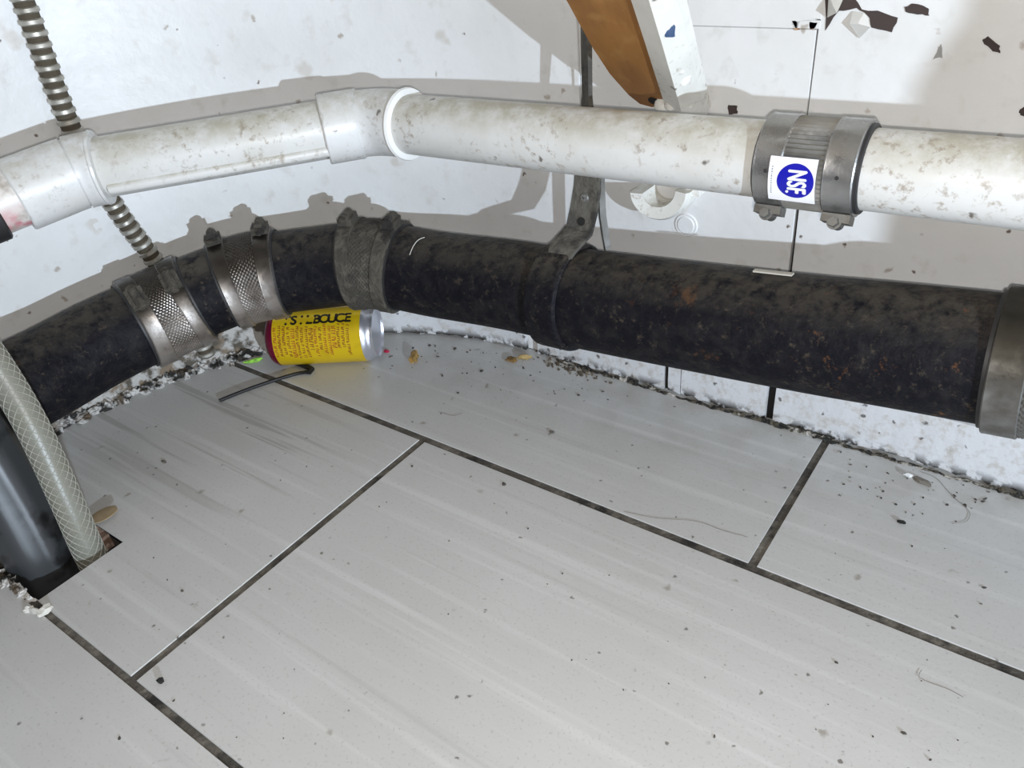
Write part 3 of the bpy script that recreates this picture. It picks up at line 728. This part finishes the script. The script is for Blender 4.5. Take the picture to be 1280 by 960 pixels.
# broken wood edge and bits round the hole
FL = crusty_mat('broken_subfloor', (.32, .23, .18), (.42, .33, .28), (.16, .10, .07), 60)
bm = bmesh.new(); prism(bm, [on_floor(u, v, -.016) for u, v in ((104, 642), (150, 676), (128, 694), (112, 690))], (0, 0, .014)); tag(mesh_obj('subfloor_scrap', bm, FL, None, 0), 'broken brown subfloor piece at the back edge of the floor hole', 'wood scrap')
lf = on_floor(132, 648)
LEAF = Mat('tan_leaf', (.25, .18, .10), .6); LEAF.layer((.36, .28, .17), LEAF.noise(60, .4, .7)); LEAF = LEAF.m
bm = bmesh.new(); N_ = 20; a_, b_ = on_floor(114, 655), on_floor(149, 640); dv = b_ - a_; nv = V(-dv.y, dv.x, 0).normalized(); rows_ = []
for i in range(N_ + 1):
    f = i / N_; wv = .0082 * math.sin(PI * min(1, f * .93 + .05)) ** .45; zc = .0035 + .002 * f
    p = a_ + dv * f; rows_.append([bm.verts.new((p + nv * wv * k).to_tuple()[:2] + (zc - .0008 * abs(k) + dz,)) for k, dz in ((-1, 0), (0, 0), (1, 0), (1, .0008), (0, .0008), (-1, .0008))])
for a, b in zip(rows_, rows_[1:]):
    for i in range(6): bm.faces.new((a[i], a[(i + 1) % 6], b[(i + 1) % 6], b[i]))
bm.faces.new(rows_[0][::-1]); bm.faces.new(rows_[-1]); tag(mesh_obj('dry_leaf', bm, LEAF), 'small tan oval leaf-like scrap beside the floor hole', 'scrap')
PAPER = Mat('crumpled_white_scrap', (.62, .60, .54), .7).m
sc0 = on_floor(46, 766); bm = bmesh.new()
for (dx, dy, sx, sy, rz) in ((0, 0, .008, .0022, .3), (.005, .004, .004, .006, .1), (-.007, -.002, .004, .002, .9)): rock(bm, sc0 + V(dx, dy, 0), sx, sy, .003, int(dx * 1e4) + 50, 2, rz, .3)
tag(mesh_obj('white_scrap', bm, PAPER, None, 30), 'small torn white plastic scrap on the joint below the floor hole', 'scrap')
bm = bmesh.new()
for i in range(34):
    f = i / 33; p = on_floor(-14 + 56 * f + random.uniform(-6, 6), 702 + 42 * f + random.uniform(-9, 5)); rock(bm, (p.x, max(HY0 - .011, min(p.y, HY0 - .003)) , -.001), random.uniform(.0015, .006), random.uniform(.001, .003), random.uniform(.001, .003), i + 70, 2, random.uniform(0, 3), .45)
tag(mesh_obj('caulk_crumbs', bm, CRUD, None, 0), 'white and black crumbled caulk along the front edge of the floor hole', None, None, 'stuff')

# ------------------------------------------------------------------ yellow can
ca = math.radians(33); cd = V(math.cos(ca), math.sin(ca), 0); RC = .0305
cm = V(-.6285, .4715, RC + .0006)
can = Curve([cm - cd * .0585, cm + cd * .0585], False); LC = .117
t = thing('drink_can', 'yellow drink can with dark red end lying under the black pipe', 'can', V(cm.x, cm.y, 0))
ALU = Mat('can_aluminium', (.62, .63, .68), .3, .8).m
CAN = Mat('can_yellow', (.72, .50, .012), .28, .25); CAN.layer((.60, .40, .01), CAN.noise(40, .5, .7)); CAN = CAN.m
RED = plain('can_dark_red', (.16, .006, .03), .3, .3)
bm = bmesh.new(); sweep(bm, can, [(.0105, RC), (.0120, RC), (.06, RC), (.105, RC)], 48, False); mesh_obj('body', bm, CAN, t, 40)
bm = bmesh.new(); sweep(bm, can, [(.002, RC * .60), (.0, RC * .76), (.0006, RC * .80), (.0035, RC * .93), (.0078, RC), (.0106, RC)], 48); o = mesh_obj('base_end', bm, RED, t, 40); o['label'] = 'dark red end of the can'
bm = bmesh.new(); sweep(bm, can, [(.105, RC), (.107, RC * .985), (.110, RC * .92), (.113, RC * .85), (.1145, RC * .85), (.1150, RC * .88), (.117, RC * .88), (.117, RC * .84), (.1145, RC * .80), (.1143, .004)], 48, True); o = mesh_obj('top_end', bm, ALU, t, 40); o['label'] = 'bare aluminium end of the can'
BLK = plain('print_black', (.012, .010, .006), .4); BRN = plain('print_red_brown', (.22, .03, .01), .4)
bdy = [c for c in t.children if c.name.startswith('body')][0]
bm = bmesh.new(); bm2 = bmesh.new(); rnd = random.Random(11)
def stroke(b, pts2, wd_):
    """thin printed stroke on the can, (along axis, round the can)"""
    for (p0, p1) in zip(pts2, pts2[1:]):
        d = Vector((p1[0] - p0[0], p1[1] - p0[1])); nn = Vector((-d.y, d.x)).normalized() * wd_ / 2
        qd = [(p0[0] + nn.x, p0[1] + nn.y), (p0[0] - nn.x, p0[1] - nn.y), (p1[0] - nn.x, p1[1] - nn.y), (p1[0] + nn.x, p1[1] + nn.y)]
        b.faces.new([b.verts.new(can.surf(a, RC + .00012, c / RC)) for a, c in qd])
for col in range(17):                                              # columns of small print
    a = .0135 + col * .0049; big = col in (4, 8, 13); c = RC * math.radians(rnd.uniform(38, 46)); end = RC * math.radians(rnd.uniform(88, 112))
    b = bm if rnd.random() < .68 else bm2
    while c < end:
        h_ = .0014 if not big else .0021; l_ = rnd.uniform(.0008, .0016)
        k = rnd.randrange(4)
        stroke(b, [(a - h_, c), (a + h_, c)], .0007)
        if k == 0: stroke(b, [(a + h_, c), (a + h_, c + l_)], .0006)
        if k == 1: stroke(b, [(a - h_, c), (a - h_, c + l_), (a + h_ * .4, c + l_)], .0006)
        if k == 2: stroke(b, [(a, c), (a + h_, c + l_)], .0006)
        if k == 3: stroke(b, [(a + h_, c), (a + h_, c + l_), (a, c + l_)], .0006)
        c += l_ + .0011
        if rnd.random() < .14: c += .0016
mesh_obj('small_print', bm, BRN, bdy, 0); mesh_obj('small_print', bm2, plain('print_dark_red', (.35, .05, .015), .4), bdy, 0)
for i, ch in enumerate('TSILBOUCE'): wrapped_text(ch, .0155, can, .0255 + i * .0083, math.radians(27), RC + .00014, BLK, 'heading_letter', bdy, .0006, 1, False)

# ------------------------------------------------------------------ bits lying on the floor
def wire(pts, r, cuts=10): return Curve(pts, True, cuts)
bm = bmesh.new(); P_ = [on_floor(u, v) for u, v in ((275, 503), (310, 489), (345, 477), (372, 469))]; P_ = [p + V(0, 0, .0022) for p in P_]
cvw = Curve(P_ + [on_floor(392, 467) + V(0, 0, .0035), on_floor(382, 461) + V(0, 0, .0038), on_floor(364, 454) + V(0, 0, .0036)], True, 10)
sweep(bm, cvw, [(q, .0019 if q < cvw.len * .66 else .0030) for q in lin(0, cvw.len, .006)], 8); tag(mesh_obj('wire_scrap', bm, plain('black_wire', (.004, .004, .004), .6)), 'bent black wire lying on the tile in front of the can', 'wire')
def bit(name, u, v, rx, ry, rz, col, label, rot=0, sub=2, jit=.3, cat='debris'):
    p = on_floor(u, v); bm = bmesh.new(); rock(bm, (p.x, p.y, 0), rx, ry, rz, int(u), sub, rot, jit)
    m = Mat(name, col, .7); m.layer(tuple(c * .45 for c in col), m.noise(160, .45, .65)); return tag(mesh_obj(name, bm, m.m, None, 40), label, cat)
bit('green_scrap', 318, 452, .0105, .0028, .0025, (.35, .75, .08), 'bright green plastic sliver left of the yellow can', .9)
bit('food_crumb', 518, 449, .0050, .0105, .005, (.48, .29, .08), 'tan food crumb on the tile right of the yellow can', .55)
bit('food_crumb', 640, 451, .0065, .0045, .003, (.26, .15, .045), 'dark brown crumb pile below the black pipe, left of the hanger ring', .4)
bit('food_crumb', 655, 448, .0075, .0035, .003, (.40, .28, .11), 'light brown crumb touching a darker one below the black pipe', .5)
bit('red_scrap', 483, 440, .0032, .0022, .002, (.42, .015, .06), 'tiny red scrap at the silver end of the can', .3)
bit('white_chip', 1134, 595, .0040, .0026, .002, (.80, .80, .78), 'small white chip on the tile near the right base strip', .2, 1)
bit('grey_fluff', 1153, 603, .0075, .0030, .002, (.20, .18, .15), 'small grey dust clump beside the white chip', -.3)
bit('black_chip', 1127, 654, .0040, .0016, .0018, (.008, .008, .008), 'black chip on the right tile below the grey dust clump', .2, 1)
bit('black_chip', 201, 853, .0024, .0024, .003, (.012, .01, .009), 'black crumb near the corner of the middle tile at lower left', .2, 1)
bit('grey_speck', 690, 541, .0030, .0022, .0015, (.16, .15, .13), 'small grey lump on the back tile above the long joint', .2, 1)
# uncountable crumbs and dirt
def crumbs(name, label, spots, col):
    bm = bmesh.new(); rnd = random.Random(len(spots) + 2)
    for (u, v, r_) in spots:
        p = on_floor(u, v); rock(bm, (p.x, p.y, 0), r_ * rnd.uniform(.6, 1.6), r_ * rnd.uniform(.5, 1), r_ * .6, rnd.randrange(9999), 1, rnd.uniform(0, 3))
    m = Mat(name, col, .85); m.layer(tuple(c * 2.4 for c in col), m.noise(120, .5, .6)); tag(mesh_obj(name, bm, m.m, None, 0), label, None, None, 'stuff')
rnd = random.Random(21); sp = []
for i in range(100):
    u = rnd.gauss(620, 110); v = 425 + (u - 500) * .12 + abs(rnd.gauss(0, 28))
    if 486 < u < 800 and v > (421 if u < 600 else 421 + (u - 600) * .30) + 6: sp.append((u, v, .0004 + .0017 * rnd.random() ** 2.2))
for i in range(46): sp.append((rnd.uniform(180, 1260), rnd.uniform(560, 950), rnd.uniform(.0003, .0009)))
for i in range(40):
    u = rnd.uniform(1050, 1275); sp.append((u, 552 + (u - 1050) * .27 + 12 + abs(rnd.gauss(0, 28)), rnd.uniform(.0005, .0014)))
sp += [(660, 661, .0012), (703, 717, .001), (515, 583, .0012), (205, 578, .0022), (172, 566, .001), (1045, 828, .0012), (1130, 917, .0015), (1163, 950, .0014), (893, 921, .001), (150, 923, .0012), (1140, 683, .001), (1230, 735, .0012), (1226, 755, .001), (228, 739, .0016), (630, 606, .0022)]
crumbs('floor_crumbs', 'scattered dark crumbs and dirt specks on the floor tiles', sp, (.05, .043, .036))
sp = []
for i in range(150): 
    u = rnd.gauss(716, 22); sp.append((u, 458 + (u - 716) * .28 + rnd.gauss(0, 6), rnd.uniform(.0008, .0020)))
crumbs('dirt_heap', 'brown crumbly dirt heaped on the floor below the hanger ring', sp, (.085, .066, .045))
# black mould bead along the foot of the base strip
bm = bmesh.new(); rnd = random.Random(8)
x = -.40
while x < .30:
    k = .3 + .7 * (math.sin(x * 31) * .5 + .5); 
    if -.30 < x < -.18: k *= 1.1
    rock(bm, (x, WY - .009 - rnd.uniform(0, .0022), -.0004), rnd.uniform(.003, .006), rnd.uniform(.0012, .0026), rnd.uniform(.001, .0042) * k, rnd.randrange(9999), 1, rnd.uniform(-.3, .3), .5); x += rnd.uniform(.0028, .0055)
tag(mesh_obj('mould_crust', bm, MOLD, None, 0), 'black mould crust along the foot of the straight wall', None, None, 'stuff')
bm = bmesh.new()
for i in range(460):
    a = math.radians(rnd.uniform(129, 184)); h_ = rnd.uniform(.002, .007) * (1.5 if math.degrees(a) < 142 else .8)
    r_ = RW - .006 - abs(rnd.gauss(0, .007)); sx = rnd.uniform(.002, .0065)
    rock(bm, (CX + r_ * math.cos(a), CY + r_ * math.sin(a), -.0005), sx, sx * .5, h_, rnd.randrange(9999), 1, a + PI / 2, .5)
tag(mesh_obj('crumbled_caulk', bm, CRUD, None, 0), 'crumbled mouldy caulk along the foot of the rounded wall', None, None, 'stuff')
# hairs
HAIR = plain('hair', (.16, .145, .125), .6)
def hair(px, label):
    cvh = Curve([on_floor(u, v) + V(0, 0, .0005) for u, v in px], True, 8); bm = bmesh.new(); sweep(bm, cvh, [(q, .00016) for q in lin(0, cvh.len, .003)], 5); tag(mesh_obj('hair_strand', bm, HAIR), label, 'hair')
hair([(1150, 590), (1170, 598), (1190, 620), (1206, 634), (1212, 642), (1208, 652), (1190, 655)], 'hooked dark hair on the right tile near the base strip')
hair([(1152, 838), (1148, 846), (1160, 853), (1185, 862), (1204, 872)], 'single curled hair on the big middle tile at lower right')
hair([(780, 640), (820, 648), (870, 652), (905, 664), (935, 672)], 'long faint hair on the back tile just above the long joint')
hair([(548, 300 + 215), (566, 520), (578, 517)], 'short curved hair on the back tile')

# ------------------------------------------------------------------ added unseen support beyond the right edge (throws the soft shade on the wall)
t = thing('shade_upright', 'unseen white upright added beyond the right edge to shade the wall', 'shade_caster', V(.46, .20, .60))
bm = bmesh.new(); LX = .429
prism(bm, [(LX - .001, .21, .248), (LX + .07, .21, .248), (LX + .07, .21, .600), (LX + .016, .21, .600), (LX + .014, .21, .366), (LX + .002, .21, .343)][::-1], (0, -.02, 0)); mesh_obj('upright', bm, WALL, t, 0)
bm = bmesh.new(); box(bm, LX + .02, LX + .06, .2105, .30, .555, .600); mesh_obj('cleat', bm, WALL, t, 0)  # cleat belongs to the added upright
